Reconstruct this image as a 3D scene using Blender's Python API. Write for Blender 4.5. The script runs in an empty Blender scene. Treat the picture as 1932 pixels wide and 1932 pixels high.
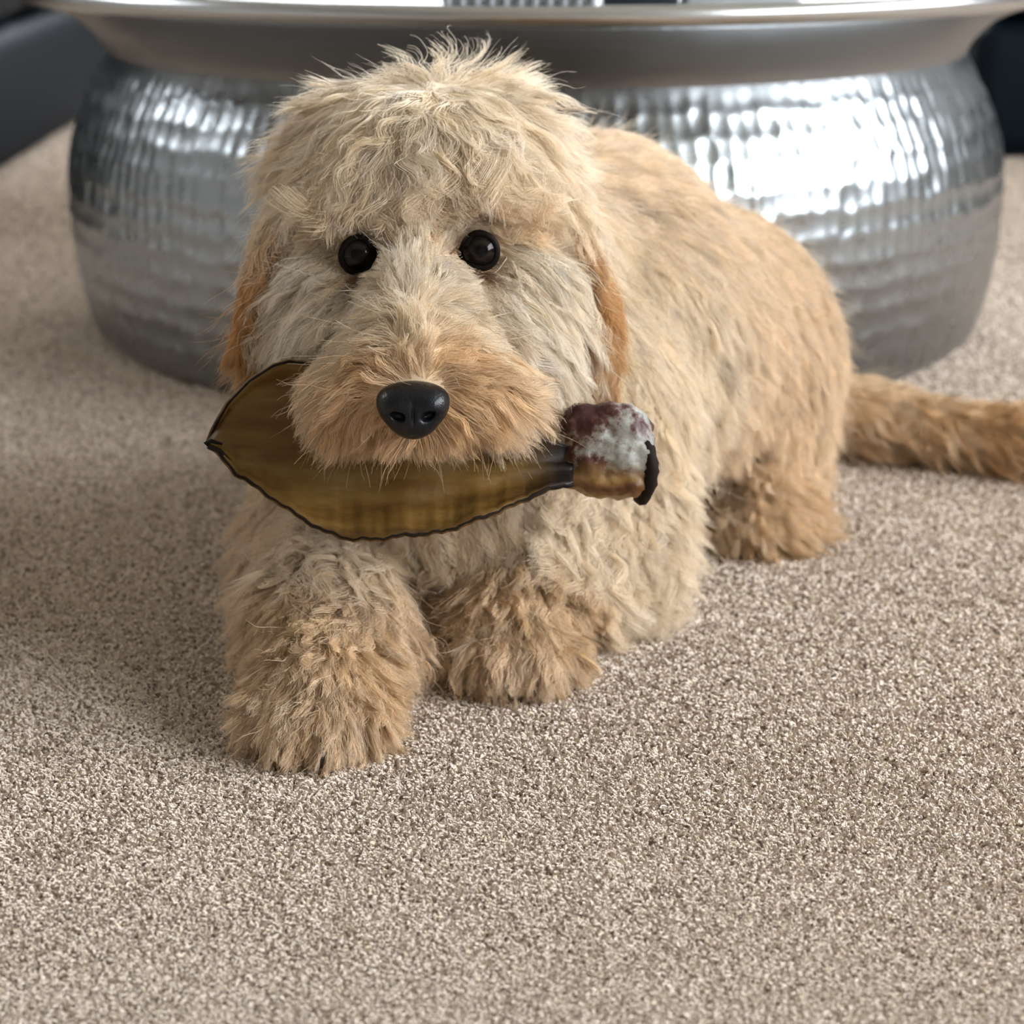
import bpy, bmesh, math, random
import numpy as np
from mathutils import Vector, noise
from mathutils.kdtree import KDTree

S = bpy.context.scene
COL = S.collection
rng = np.random.default_rng(7)
random.seed(7)
R = math.radians

# ------------------------------------------------------------------ camera
CAM = np.array((0.0, 0.0, 0.45))
PITCH = 17.72
cd = bpy.data.cameras.new('camera')
cam = bpy.data.objects.new('camera', cd)
COL.objects.link(cam)
cam.location = CAM
cam.rotation_euler = (R(90 - PITCH), 0, 0)
cd.sensor_width = 36.0
cd.lens = 72.7
cd.clip_start = 0.02
cd.dof.use_dof = True
cd.dof.focus_distance = 1.035
cd.dof.aperture_fstop = 8.5
S.camera = cam

# ------------------------------------------------------------------ sky and light
S.view_settings.view_transform = 'Standard'
S.view_settings.look = 'None'
S.view_settings.gamma = 1.0
S.view_settings.use_curve_mapping = False
S.view_settings.exposure = 0.78
S.cycles.use_denoising = True
S.cycles.max_bounces = 6
S.cycles.use_adaptive_sampling = True
S.cycles.adaptive_threshold = 0.07
S.cycles.adaptive_min_samples = 16
S.cycles.diffuse_bounces = 5
S.cycles.sample_clamp_indirect = 8.0
S.cycles_curves.shape = 'RIBBONS'
S.cycles_curves.subdivisions = 2

SKY = 9.0
w = bpy.data.worlds.new('sky')
S.world = w
w.use_nodes = True
nt = w.node_tree
nt.nodes.clear()
out = nt.nodes.new('ShaderNodeOutputWorld')
bg = nt.nodes.new('ShaderNodeBackground')
tc = nt.nodes.new('ShaderNodeTexCoord')
sep = nt.nodes.new('ShaderNodeSeparateXYZ')
rmp = nt.nodes.new('ShaderNodeValToRGB')
rmp.color_ramp.elements[0].position = 0.47
rmp.color_ramp.elements[0].color = (0.16, 0.17, 0.14, 1)
rmp.color_ramp.elements[1].position = 0.53
rmp.color_ramp.elements[1].color = (0.91, 0.95, 1.0, 1)
mr = nt.nodes.new('ShaderNodeMapRange')
mr.inputs['From Min'].default_value = -1
nt.links.new(tc.outputs['Generated'], sep.inputs[0])
nt.links.new(sep.outputs['Z'], mr.inputs['Value'])
nt.links.new(mr.outputs[0], rmp.inputs[0])
nt.links.new(rmp.outputs[0], bg.inputs[0])
bg.inputs[1].default_value = SKY
nt.links.new(bg.outputs[0], out.inputs[0])


def portal(name, loc, rot, sx, sy):
    l = bpy.data.lights.new(name, 'AREA')
    l.shape = 'RECTANGLE'
    l.size, l.size_y = sx, sy
    l.cycles.is_portal = True
    o = bpy.data.objects.new(name, l)
    COL.objects.link(o)
    o.location = loc
    o.rotation_euler = rot


# window openings: (wall, from, to, sill, head)
XL, XR, YB, YF, ZC = -1.95, 2.7, 5.0, -2.6, 2.45
WIN = {'right': (-1.5, 2.0, 0.7, 2.2), 'back': (-0.7, 2.3, 0.9, 2.35), 'left': (1.85, 2.35, 1.1, 2.1)}
y0, y1, z0, z1 = WIN['right']
portal('daylight_right', (XR - 0.01, (y0 + y1) / 2, (z0 + z1) / 2), (0, R(90), 0), z1 - z0, y1 - y0)
y0, y1, z0, z1 = WIN['left']
portal('daylight_left', (XL + 0.01, (y0 + y1) / 2, (z0 + z1) / 2), (0, R(-90), 0), z1 - z0, y1 - y0)
x0, x1, z0, z1 = WIN['back']
portal('daylight_back', ((x0 + x1) / 2, YB - 0.01, (z0 + z1) / 2), (R(-90), 0, 0), x1 - x0, z1 - z0)


# ------------------------------------------------------------------ helpers
def material(name, color=(0.5, 0.5, 0.5), rough=0.6, metal=0.0, **kw):
    m = bpy.data.materials.new(name)
    m.use_nodes = True
    b = m.node_tree.nodes['Principled BSDF']
    b.inputs['Base Color'].default_value = (*color, 1)
    b.inputs['Roughness'].default_value = rough
    b.inputs['Metallic'].default_value = metal
    for k, v in kw.items():
        b.inputs[k].default_value = v
    return m


def node(m, kind, **kw):
    n = m.node_tree.nodes.new(kind)
    for k, v in kw.items():
        if k in n.inputs:
            n.inputs[k].default_value = v
        else:
            setattr(n, k, v)
    return n


def bsdf(m):
    return m.node_tree.nodes['Principled BSDF']


def link(m, a, b):
    m.node_tree.links.new(a, b)


def ramp(m, fac, stops):
    r = node(m, 'ShaderNodeValToRGB')
    e = r.color_ramp.elements
    while len(e) < len(stops):
        e.new(0.5)
    for el, (p, c) in zip(e, stops):
        el.position = p
        el.color = (*c, 1)
    link(m, fac, r.inputs[0])
    return r.outputs[0]


def noise_tex(m, scale, detail=3.0, coords='Object', stretch=None, rough=0.5):
    t = node(m, 'ShaderNodeTexCoord')
    v = t.outputs[coords]
    if stretch:
        mp = node(m, 'ShaderNodeMapping')
        mp.inputs['Scale'].default_value = stretch
        link(m, v, mp.inputs[0])
        v = mp.outputs[0]
    n = node(m, 'ShaderNodeTexNoise')
    n.inputs['Scale'].default_value = scale
    n.inputs['Detail'].default_value = detail
    n.inputs['Roughness'].default_value = rough
    link(m, v, n.inputs['Vector'])
    return n.outputs['Fac']


def bump(m, h, strength=0.3, dist=0.002):
    b = node(m, 'ShaderNodeBump')
    b.inputs['Strength'].default_value = strength
    b.inputs['Distance'].default_value = dist
    link(m, h, b.inputs['Height'])
    link(m, b.outputs[0], bsdf(m).inputs['Normal'])


def link_obj(name, me, m=None, parent=None, smooth=True):
    o = bpy.data.objects.new(name, me)
    COL.objects.link(o)
    if m:
        me.materials.append(m)
    if smooth and hasattr(me, 'polygons'):
        me.polygons.foreach_set('use_smooth', [True] * len(me.polygons))
    if parent:
        o.parent = parent
    return o


def mesh(name, verts, faces, m=None, parent=None, smooth=True):
    me = bpy.data.meshes.new(name)
    me.from_pydata([tuple(map(float, v)) for v in verts], [], [tuple(map(int, f)) for f in faces])
    me.update()
    return link_obj(name, me, m, parent, smooth)


def bm_obj(name, bm, m=None, parent=None, smooth=True):
    me = bpy.data.meshes.new(name)
    bm.to_mesh(me)
    bm.free()
    return link_obj(name, me, m, parent, smooth)


def bm_box(bm, lo, hi, bevel=0.0, seg=3):
    r = bmesh.ops.create_cube(bm, size=1.0)
    for v in r['verts']:
        v.co = Vector([(lo[i] + hi[i]) / 2 + v.co[i] * (hi[i] - lo[i]) for i in range(3)])
    if bevel:
        vs = set(r['verts'])
        ed = [e for e in bm.edges if e.verts[0] in vs and e.verts[1] in vs]
        bmesh.ops.bevel(bm, geom=ed, offset=bevel, segments=seg, affect='EDGES', profile=0.5)


def box(name, lo, hi, m, parent=None, bevel=0.0, seg=3, smooth=None):
    bm = bmesh.new()
    bm_box(bm, lo, hi, bevel, seg)
    return bm_obj(name, bm, m, parent, bool(bevel) if smooth is None else smooth)


def empty(name, loc, label, cat, group=None, rz=0.0):
    o = bpy.data.objects.new(name, None)
    COL.objects.link(o)
    o.location = loc
    o.rotation_euler = (0, 0, rz)
    o.empty_display_size = 0.05
    o['label'] = label
    o['category'] = cat
    if group:
        o['group'] = group
    return o


def tube(name, pts, rad, m, parent=None, seg=8, closed=False):
    pts = [Vector(p) for p in pts]
    n = len(pts)
    rad = rad if hasattr(rad, '__len__') else [rad] * n
    V, F = [], []
    up = Vector((0.3, 0.2, 1)).normalized()
    for i, p in enumerate(pts):
        if closed:
            t = pts[(i + 1) % n] - pts[i - 1]
        else:
            t = pts[min(i + 1, n - 1)] - pts[max(i - 1, 0)]
        t.normalize()
        s = t.cross(up)
        if s.length < 1e-4:
            s = t.cross(Vector((1, 0, 0)))
        s.normalize()
        u = s.cross(t).normalized()
        for k in range(seg):
            a = 2 * math.pi * k / seg
            V.append(p + (s * math.cos(a) + u * math.sin(a)) * rad[i])
    for i in range(n if closed else n - 1):
        j = (i + 1) % n
        for k in range(seg):
            l = (k + 1) % seg
            F.append((i * seg + k, i * seg + l, j * seg + l, j * seg + k))
    if not closed:
        F.append(tuple(range(seg))[::-1])
        F.append(tuple((n - 1) * seg + k for k in range(seg)))
    return mesh(name, V, F, m, parent)


# ------------------------------------------------------------------ signed distance shapes
def d_ell(p, c, r, M=None):
    q = p - np.asarray(c, p.dtype)
    if M is not None:
        q = q @ np.asarray(M, p.dtype)          # columns of M are the axes
    r = np.asarray(r, p.dtype)
    k0 = np.sqrt(((q / r) ** 2).sum(-1))
    k1 = np.sqrt(((q / (r * r)) ** 2).sum(-1)) + 1e-9
    return k0 * (k0 - 1.0) / k1


def d_cone(p, a, b, ra, rb):
    a = np.asarray(a, p.dtype)
    b = np.asarray(b, p.dtype)
    ba = b - a
    q = p - a
    h = np.clip((q @ ba) / float(ba @ ba), 0, 1)
    d = q - h[..., None] * ba
    return np.sqrt((d * d).sum(-1)) - (ra + h * (rb - ra))


class Prim:
    def __init__(s, kind, a, b, c=None, k=0.02, tag='', sign=1, M=None):
        s.kind, s.a, s.b, s.c, s.k, s.tag, s.sign, s.M = kind, np.array(a, float), np.array(b, float), c, k, tag, sign, M
        if kind == 'ell':
            e = np.abs(s.b) if M is None else np.full(3, np.abs(s.b).max())
            s.lo, s.hi = s.a - e, s.a + e
        else:
            m_ = max(c)
            s.lo, s.hi = np.minimum(s.a, s.b) - m_, np.maximum(s.a, s.b) + m_

    def d(s, p):
        if s.kind == 'ell':
            return d_ell(p, s.a, s.b, s.M)
        return d_cone(p, s.a, s.b, s.c[0], s.c[1])


def smin(a, b, k):
    h = np.maximum(k - np.abs(a - b), 0) / k
    return np.minimum(a, b) - h * h * k * 0.25


def smax(a, b, k):
    return -smin(-a, -b, k)


def sdf(prims, p):
    d = np.full(p.shape[:-1], 1.0, p.dtype)
    for q in prims:
        d = smin(d, q.d(p), q.k) if q.sign > 0 else smax(d, -q.d(p), q.k)
    return d


def grad(prims, p, e=0.0008):
    o = np.array([[1, -1, -1], [-1, -1, 1], [-1, 1, -1], [1, 1, 1]], float)
    g = np.zeros_like(p)
    for v in o:
        g += v * sdf(prims, p + v * e)[..., None]
    return g / (np.linalg.norm(g, axis=-1, keepdims=True) + 1e-12)


def surface(prims, vox, far=0.05):
    """Surface-nets mesh of the prims' union."""
    lo = np.min([q.lo for q in prims if q.sign > 0], 0) - 3 * vox
    hi = np.max([q.hi for q in prims if q.sign > 0], 0) + 3 * vox
    n = np.ceil((hi - lo) / vox).astype(int) + 1
    ax = [lo[i] + np.arange(n[i]) * vox for i in range(3)]
    V = np.full(n, far, np.float32)
    for q in prims:
        a = np.maximum(np.floor((q.lo - far - lo) / vox).astype(int), 0)
        b = np.minimum(np.ceil((q.hi + far - lo) / vox).astype(int) + 1, n)
        sl = tuple(slice(a[i], b[i]) for i in range(3))
        P = np.stack(np.meshgrid(*[ax[i][a[i]:b[i]] for i in range(3)], indexing='ij'), -1).astype(np.float32)
        dq = q.d(P).astype(np.float32)
        V[sl] = smin(V[sl], dq, q.k) if q.sign > 0 else smax(V[sl], -dq, q.k)
    c = [V[i:n[0] - 1 + i, j:n[1] - 1 + j, k:n[2] - 1 + k] for i in (0, 1) for j in (0, 1) for k in (0, 1)]
    ins = [x < 0 for x in c]
    cnt = sum(x.astype(np.int8) for x in ins)
    act = np.argwhere((cnt > 0) & (cnt < 8))
    idx = np.full(n - 1, -1, np.int64)
    idx[tuple(act.T)] = np.arange(len(act))
    off = np.array([(i, j, k) for i in (0, 1) for j in (0, 1) for k in (0, 1)], float)
    vals = np.stack([x[tuple(act.T)] for x in c], 1).astype(float)
    acc = np.zeros((len(act), 3))
    num = np.zeros(len(act))
    for e0 in range(8):
        for e1 in range(e0 + 1, 8):
            if np.abs(off[e0] - off[e1]).sum() != 1:
                continue
            v0, v1 = vals[:, e0], vals[:, e1]
            m_ = (v0 < 0) != (v1 < 0)
            t = np.where(m_, v0 / np.where(m_, v0 - v1, 1), 0)
            acc += np.where(m_[:, None], off[e0] + t[:, None] * (off[e1] - off[e0]), 0)
            num += m_
    verts = lo + (act + acc / num[:, None]) * vox
    faces = []
    for axis in range(3):
        u, v = (axis + 1) % 3, (axis + 2) % 3
        s0 = [slice(None)] * 3
        s1 = [slice(None)] * 3
        s0[axis] = slice(0, -1)
        s1[axis] = slice(1, None)
        A, B = V[tuple(s0)] < 0, V[tuple(s1)] < 0
        e = np.argwhere(A != B)
        fl = A[tuple(e.T)]
        ok = (e[:, u] > 0) & (e[:, v] > 0) & (e[:, u] < n[u] - 1) & (e[:, v] < n[v] - 1)
        e, fl = e[ok], fl[ok]
        q = []
        for du, dv in ((-1, -1), (0, -1), (0, 0), (-1, 0)):
            f = e.copy()
            f[:, u] += du
            f[:, v] += dv
            q.append(idx[tuple(f.T)])
        q = np.stack(q, 1)
        q = np.where(fl[:, None], q, q[:, ::-1])
        faces.append(q)
    return verts, np.concatenate(faces)


def np_mesh(name, verts, faces, m=None, parent=None):
    me = bpy.data.meshes.new(name)
    nf, k = faces.shape
    me.vertices.add(len(verts))
    me.vertices.foreach_set('co', np.ascontiguousarray(verts, np.float32).ravel())
    me.loops.add(nf * k)
    me.loops.foreach_set('vertex_index', np.ascontiguousarray(faces, np.int32).ravel())
    me.polygons.add(nf)
    me.polygons.foreach_set('loop_start', np.arange(0, nf * k, k, dtype=np.int32))
    me.update(calc_edges=True)
    me.validate()
    return link_obj(name, me, m, parent)


# ------------------------------------------------------------------ room
M_wall = material('wall_paint', (0.30, 0.285, 0.265), 0.9)
M_ceil = material('ceiling_paint', (0.80, 0.79, 0.76), 0.9)
M_white = material('white_gloss', (0.75, 0.75, 0.73), 0.4)


def carpet_mat(name):
    m = material(name, (0.4, 0.33, 0.27), 0.95)
    a = noise_tex(m, 420, 2.0, 'Object')
    b = noise_tex(m, 9, 3.0, 'Object')
    c1 = ramp(m, a, [(0.36, (0.17, 0.13, 0.105)), (0.46, (0.43, 0.36, 0.305)), (0.56, (0.58, 0.50, 0.43)), (0.70, (0.66, 0.575, 0.495))])
    c2 = ramp(m, b, [(0.3, (0.93, 0.90, 0.90)), (0.7, (1.0, 0.98, 0.92))])
    mix = node(m, 'ShaderNodeMix', data_type='RGBA', blend_type='MULTIPLY')
    mix.inputs['Factor'].default_value = 1.0
    link(m, c1, mix.inputs[6])
    link(m, c2, mix.inputs[7])
    link(m, mix.outputs[2], bsdf(m).inputs['Base Color'])
    bump(m, a, 0.6, 0.002)
    bsdf(m).inputs['Specular IOR Level'].default_value = 0.1
    return m


M_carpet = carpet_mat('beige_flecked_carpet')
floor = box('floor', (XL - 0.1, YF - 0.1, -0.05), (XR + 0.1, YB + 0.1, 0.0), M_carpet)
floor['kind'] = 'structure'
ceiling = box('ceiling', (XL - 0.1, YF - 0.1, ZC), (XR + 0.1, YB + 0.1, ZC + 0.08), M_ceil)
ceiling['kind'] = 'structure'


def wall(name, axis, pos, thick, lo, hi, hole=None):
    """A wall across x or y with an optional opening (from, to, sill, head)."""
    bm = bmesh.new()
    parts = [(lo, hi, 0, ZC)]
    if hole:
        a, b, s, h = hole
        parts = [(lo, a, 0, ZC), (b, hi, 0, ZC), (a, b, 0, s), (a, b, h, ZC)]
    for a, b, s, h in parts:
        if axis == 'x':
            bm_box(bm, (min(pos, pos + thick), a, s), (max(pos, pos + thick), b, h))
        else:
            bm_box(bm, (a, min(pos, pos + thick), s), (b, max(pos, pos + thick), h))
    o = bm_obj(name, bm, M_wall, smooth=False)
    o['kind'] = 'structure'
    return o


wall('wall_left', 'x', XL, -0.1, YF, YB, WIN['left'])
wall('wall_right', 'x', XR, 0.1, YF, YB, WIN['right'])
wall('wall_back', 'y', YB, 0.1, XL, XR, WIN['back'])
wall('wall_front', 'y', YF, -0.1, XL, XR)


def window(n, axis, pos, out_, hole, lights):
    a, b, s, h = hole
    bm = bmesh.new()
    t = 0.05

    def bar(a0, b0, s0, h0):
        p0, p1 = sorted((pos + out_ * 0.03, pos + out_ * 0.08))
        if axis == 'x':
            bm_box(bm, (p0, a0, s0), (p1, b0, h0))
        else:
            bm_box(bm, (a0, p0, s0), (b0, p1, h0))
    bar(a, b, s, s + t); bar(a, b, h - t, h); bar(a, a + t, s, h); bar(b - t, b, s, h)
    for k in range(1, lights):
        x = a + (b - a) * k / lights
        bar(x - t / 2, x + t / 2, s + t, h - t)
    o = bm_obj('window_%d' % n, bm, M_white, smooth=False)
    o['kind'] = 'structure'


window(1, 'x', XR, 1, WIN['right'], 3)
window(2, 'y', YB, 1, WIN['back'], 3)
window(3, 'x', XL, -1, WIN['left'], 2)
for nm, lo, hi in (('baseboard_left', (XL, YF, 0), (XL + 0.015, YB, 0.12)), ('baseboard_right', (XR - 0.015, YF, 0), (XR, YB, 0.12)),
                   ('baseboard_back', (XL, YB - 0.015, 0), (XR, YB, 0.12))):
    box(nm, lo, hi, M_white)['kind'] = 'structure'

# ------------------------------------------------------------------ hammered metal coffee table
M_metal = material('hammered_aluminium', (0.38, 0.41, 0.43), 0.27, 1.0)
fn = noise_tex(M_metal, 60, 4.0)
rr = node(M_metal, 'ShaderNodeMapRange')
rr.inputs['To Min'].default_value = 0.22
rr.inputs['To Max'].default_value = 0.36
link(M_metal, fn, rr.inputs['Value'])
link(M_metal, rr.outputs[0], bsdf(M_metal).inputs['Roughness'])
M_neck = material('brushed_aluminium', (0.33, 0.325, 0.32), 0.46, 1.0)
M_lip = material('smooth_aluminium', (0.60, 0.61, 0.62), 0.24, 1.0)

TX, TY = 0.023, 2.08
table = empty('coffee_table', (TX, TY, 0), 'round silver hammered metal drum coffee table with flared rim behind the dog', 'table')
prof = np.array([(0.428, 0.0), (0.437, 0.003), (0.444, 0.015), (0.452, 0.05), (0.458, 0.09), (0.460, 0.14), (0.457, 0.18), (0.446, 0.215),
                 (0.432, 0.242), (0.420, 0.262), (0.416, 0.270)])


def smooth_profile(pr, n):
    s = np.r_[0, np.cumsum(np.linalg.norm(np.diff(pr, axis=0), axis=1))]
    u = np.linspace(0, s[-1], n)
    q = np.stack([np.interp(u, s, pr[:, i]) for i in (0, 1)], 1)
    for _ in range(max(2, n // 6)):
        q[1:-1] = (q[:-2] + 2 * q[1:-1] + q[2:]) / 4
    return q, u


NC, SUB, ROWS = 176, 7, 13
q, u = smooth_profile(prof, ROWS * SUB + 1)
na = NC * SUB
th = np.arange(na) / na * 2 * np.pi
colf, rowf = np.arange(na) / SUB, np.arange(len(q)) / SUB
jit = rng.uniform(-0.16, 0.16, (ROWS + 2, NC, 2))
dep = rng.uniform(0.55, 1.15, (ROWS + 2, NC))
best = np.full((len(q), na), 9.0)
bd = np.ones((len(q), na))
ri, ci = np.meshgrid(np.floor(rowf).astype(int), np.floor(colf).astype(int), indexing='ij')
for dr in (-1, 0, 1):
    for dc in (-1, 0, 1):
        r_, c_ = np.clip(ri + dr, 0, ROWS + 1), (ci + dc) % NC
        rv = ri + dr + 0.5 + jit[r_, c_, 0] - rowf[:, None]
        cv = ci + dc + 0.5 + jit[r_, c_, 1] - colf[None]
        d2 = rv * rv + cv * cv
        m_ = d2 < best
        best = np.where(m_, d2, best)
        bd = np.where(m_, dep[r_, c_], bd)
disp = -0.0050 * bd * np.clip(0.5 - best, 0, 1)
fade = np.clip(np.minimum(rowf, ROWS - rowf) / 1.0, 0, 1)[:, None]
rad = q[:, 0][:, None] + disp * fade
verts = np.stack([rad * np.cos(th), rad * np.sin(th), np.repeat(q[:, 1][:, None], na, 1)], -1).reshape(-1, 3)
ii, jj = np.meshgrid(np.arange(len(q) - 1), np.arange(na), indexing='ij')
j2 = (jj + 1) % na
faces = np.stack([ii * na + jj, ii * na + j2, (ii + 1) * na + j2, (ii + 1) * na + jj], -1).reshape(-1, 4)
np_mesh('drum', verts, faces, M_metal, table)


def lathe(name, pr, seg, m, parent, n=None):
    q_ = smooth_profile(np.array(pr), n)[0] if n else np.array(pr)
    t = np.arange(seg) / seg * 2 * np.pi
    V = np.stack([q_[:, 0][:, None] * np.cos(t), q_[:, 0][:, None] * np.sin(t), np.repeat(q_[:, 1][:, None], seg, 1)], -1).reshape(-1, 3)
    a, b = np.meshgrid(np.arange(len(q_) - 1), np.arange(seg), indexing='ij')
    b2 = (b + 1) % seg
    F = np.stack([a * seg + b, a * seg + b2, (a + 1) * seg + b2, (a + 1) * seg + b], -1).reshape(-1, 4)
    return np_mesh(name, V, F, m, parent)


lathe('neck', [(0.416, 0.270), (0.416, 0.274), (0.424, 0.286), (0.442, 0.303), (0.468, 0.315), (0.497, 0.3225)], 256, M_neck, table, 24)
lathe('rim', [(0.497, 0.3225), (0.505, 0.3245), (0.509, 0.3285), (0.5105, 0.333), (0.509, 0.338), (0.504, 0.341), (0.497, 0.3405), (0.485, 0.337)], 256, M_lip, table)
lathe('table_top', [(0.485, 0.337), (0.40, 0.3350), (0.2, 0.3335), (0.001, 0.3333)], 256, M_lip, table, 16)

# things on the table top, just above the rim
M_grey = material('grey_ribbed_cloth', (0.50, 0.52, 0.55), 0.8)
M_navybook = material('navy_cover', (0.008, 0.012, 0.025), 0.5)
M_paper = material('paper', (0.7, 0.69, 0.65), 0.8)
bk = empty('basket', (0.006, 1.672, 0.3368), 'grey ribbed basket on the silver table top behind the dog', 'basket')
bm = bmesh.new()
bm_box(bm, (-0.060, -0.06, 0.0), (0.060, 0.06, 0.05), 0.006)
bm_obj('body', bm, M_grey, bk)
for k in range(11):
    x = -0.055 + k * 0.011
    tube('rib', [(x, -0.062, 0.001), (x, -0.0625, 0.025), (x, -0.062, 0.049)], 0.0028, M_grey, bk, 6)
bo = empty('book', (0.099, 1.668, 0.3368), 'dark navy book lying between two grey pieces on the table', 'book')
box('cover', (-0.028, -0.05, 0.0), (0.028, 0.06, 0.022), M_navybook, bo, 0.002)
box('pages', (-0.0265, -0.049, 0.018), (0.0275, 0.058, 0.024), M_paper, bo)
cl = empty('folded_cloth', (0.178, 1.682, 0.3368), 'light grey folded cloth on the right side of the table top', 'cloth')
for k in range(3):
    box('fold', (-0.045, -0.05 + k * 0.001, k * 0.0085), (0.045, 0.05, (k + 1) * 0.0085), M_grey, cl, 0.0035)

# ------------------------------------------------------------------ navy sofas
M_navy = material('navy_leather', (0.0015, 0.005, 0.009), 0.6)
bsdf(M_navy).inputs['Specular IOR Level'].default_value = 0.12
bump(M_navy, noise_tex(M_navy, 180, 4.0), 0.12, 0.002)


def sofa(loc, rz, label, wide, seats):
    """Front at -y, local origin at the front centre on the floor."""
    o = empty('sofa', loc, label, 'sofa', rz=rz)
    d = 0.92
    box('base', (-wide / 2, 0.0, 0.002), (wide / 2, d, 0.205), M_navy, o, 0.035, 4)
    w_ = (wide - 0.36) / seats
    for k in range(seats):
        a = -wide / 2 + 0.18 + k * w_
        box('seat_cushion', (a + 0.004, -0.01, 0.212), (a + w_ - 0.004, 0.66, 0.38), M_navy, o, 0.045, 4)
        box('back_cushion', (a + 0.004, 0.60, 0.385), (a + w_ - 0.004, 0.80, 0.76), M_navy, o, 0.06, 4)
    box('backrest', (-wide / 2, 0.80, 0.21), (wide / 2, d, 0.72), M_navy, o, 0.04, 4)
    for sx in (-1, 1):
        a, b = sorted((sx * wide / 2, sx * (wide / 2 - 0.17)))
        box('arm', (a, 0.005, 0.21), (b, 0.80, 0.56), M_navy, o, 0.05, 4)
    return o


sofa((-0.735, 3.55, 0), R(90), 'dark navy sofa left of the silver table, running away from view', 2.2, 3)
sofa((1.45, 3.17, 0), 0.0, 'dark navy sofa behind the right side of the silver table', 1.5, 2)

# ------------------------------------------------------------------ dog: body shape
dog = empty('dog', (0.03, 1.28, 0), 'cream and apricot curly haired puppy lying on carpet with chew in mouth', 'dog')
DOG0 = np.array((0.03, 1.28, 0.0))

# head frame: x to the picture's right, y away from the viewer, z up the face; origin between the eyes
HO = np.array((-0.0490, 1.080, 0.2500))
hb = HO - CAM
HD = float(np.linalg.norm(hb))
hb = hb / HD
hx_ = np.cross(hb, (0, 0, 1.0)); hx_ /= np.linalg.norm(hx_)
hz_ = np.cross(hx_, hb)
HM = np.stack([hx_, hb, hz_], 1)                  # columns = local axes


def H(p):
    return HO + np.asarray(p, float) @ HM.T


def Hinv(p):
    return (p - HO) @ HM


def HE(c, r, k=0.014, tag='head', sign=1):
    return Prim('ell', H(c), r, None, k, tag, sign, HM)


def HC(a, b, ra, rb, k=0.014, tag='head'):
    return Prim('cone', H(a), H(b), (ra, rb), k, tag)


def E(c, r, k=0.02, tag='torso', M=None):
    return Prim('ell', c, r, None, k, tag, 1, M)


def C(a, b, ra, rb, k=0.02, tag='torso'):
    return Prim('cone', a, b, (ra, rb), k, tag)


LP, RP, HP = np.array((-0.100, 1.030, 0.0)), np.array((-0.004, 1.115, 0.0)), np.array((0.160, 1.355, 0.0))


def paw(c, ang, s, tag):
    ca, sa = math.cos(ang), math.sin(ang)
    M = np.array([[ca, -sa, 0], [sa, ca, 0], [0, 0, 1]])          # local -y is forward
    pr = [Prim('ell', c + M @ np.array((0, 0.004, 0.027)) * 1.0, np.array((0.033, 0.043, 0.025)) * s, None, 0.012, tag, 1, M)]
    for k, (x, y, r) in enumerate(((-0.0255, -0.026, 0.0135), (-0.0095, -0.038, 0.0150), (0.0095, -0.038, 0.0150), (0.0255, -0.026, 0.0135))):
        t = c + M @ (np.array((x, y, 0.016)) * s)
        pr.append(Prim('ell', t, np.array((r * 0.86, r * 1.25, r * 1.02)) * s, None, 0.004, tag, 1, M))
    return pr, M


lp, LM = paw(LP, R(-6), 1.0, 'foreleg_a')
rp, RM = paw(RP, R(12), 0.95, 'foreleg_b')
hp, HPM = paw(HP, R(18), 0.95, 'hindleg')

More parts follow.
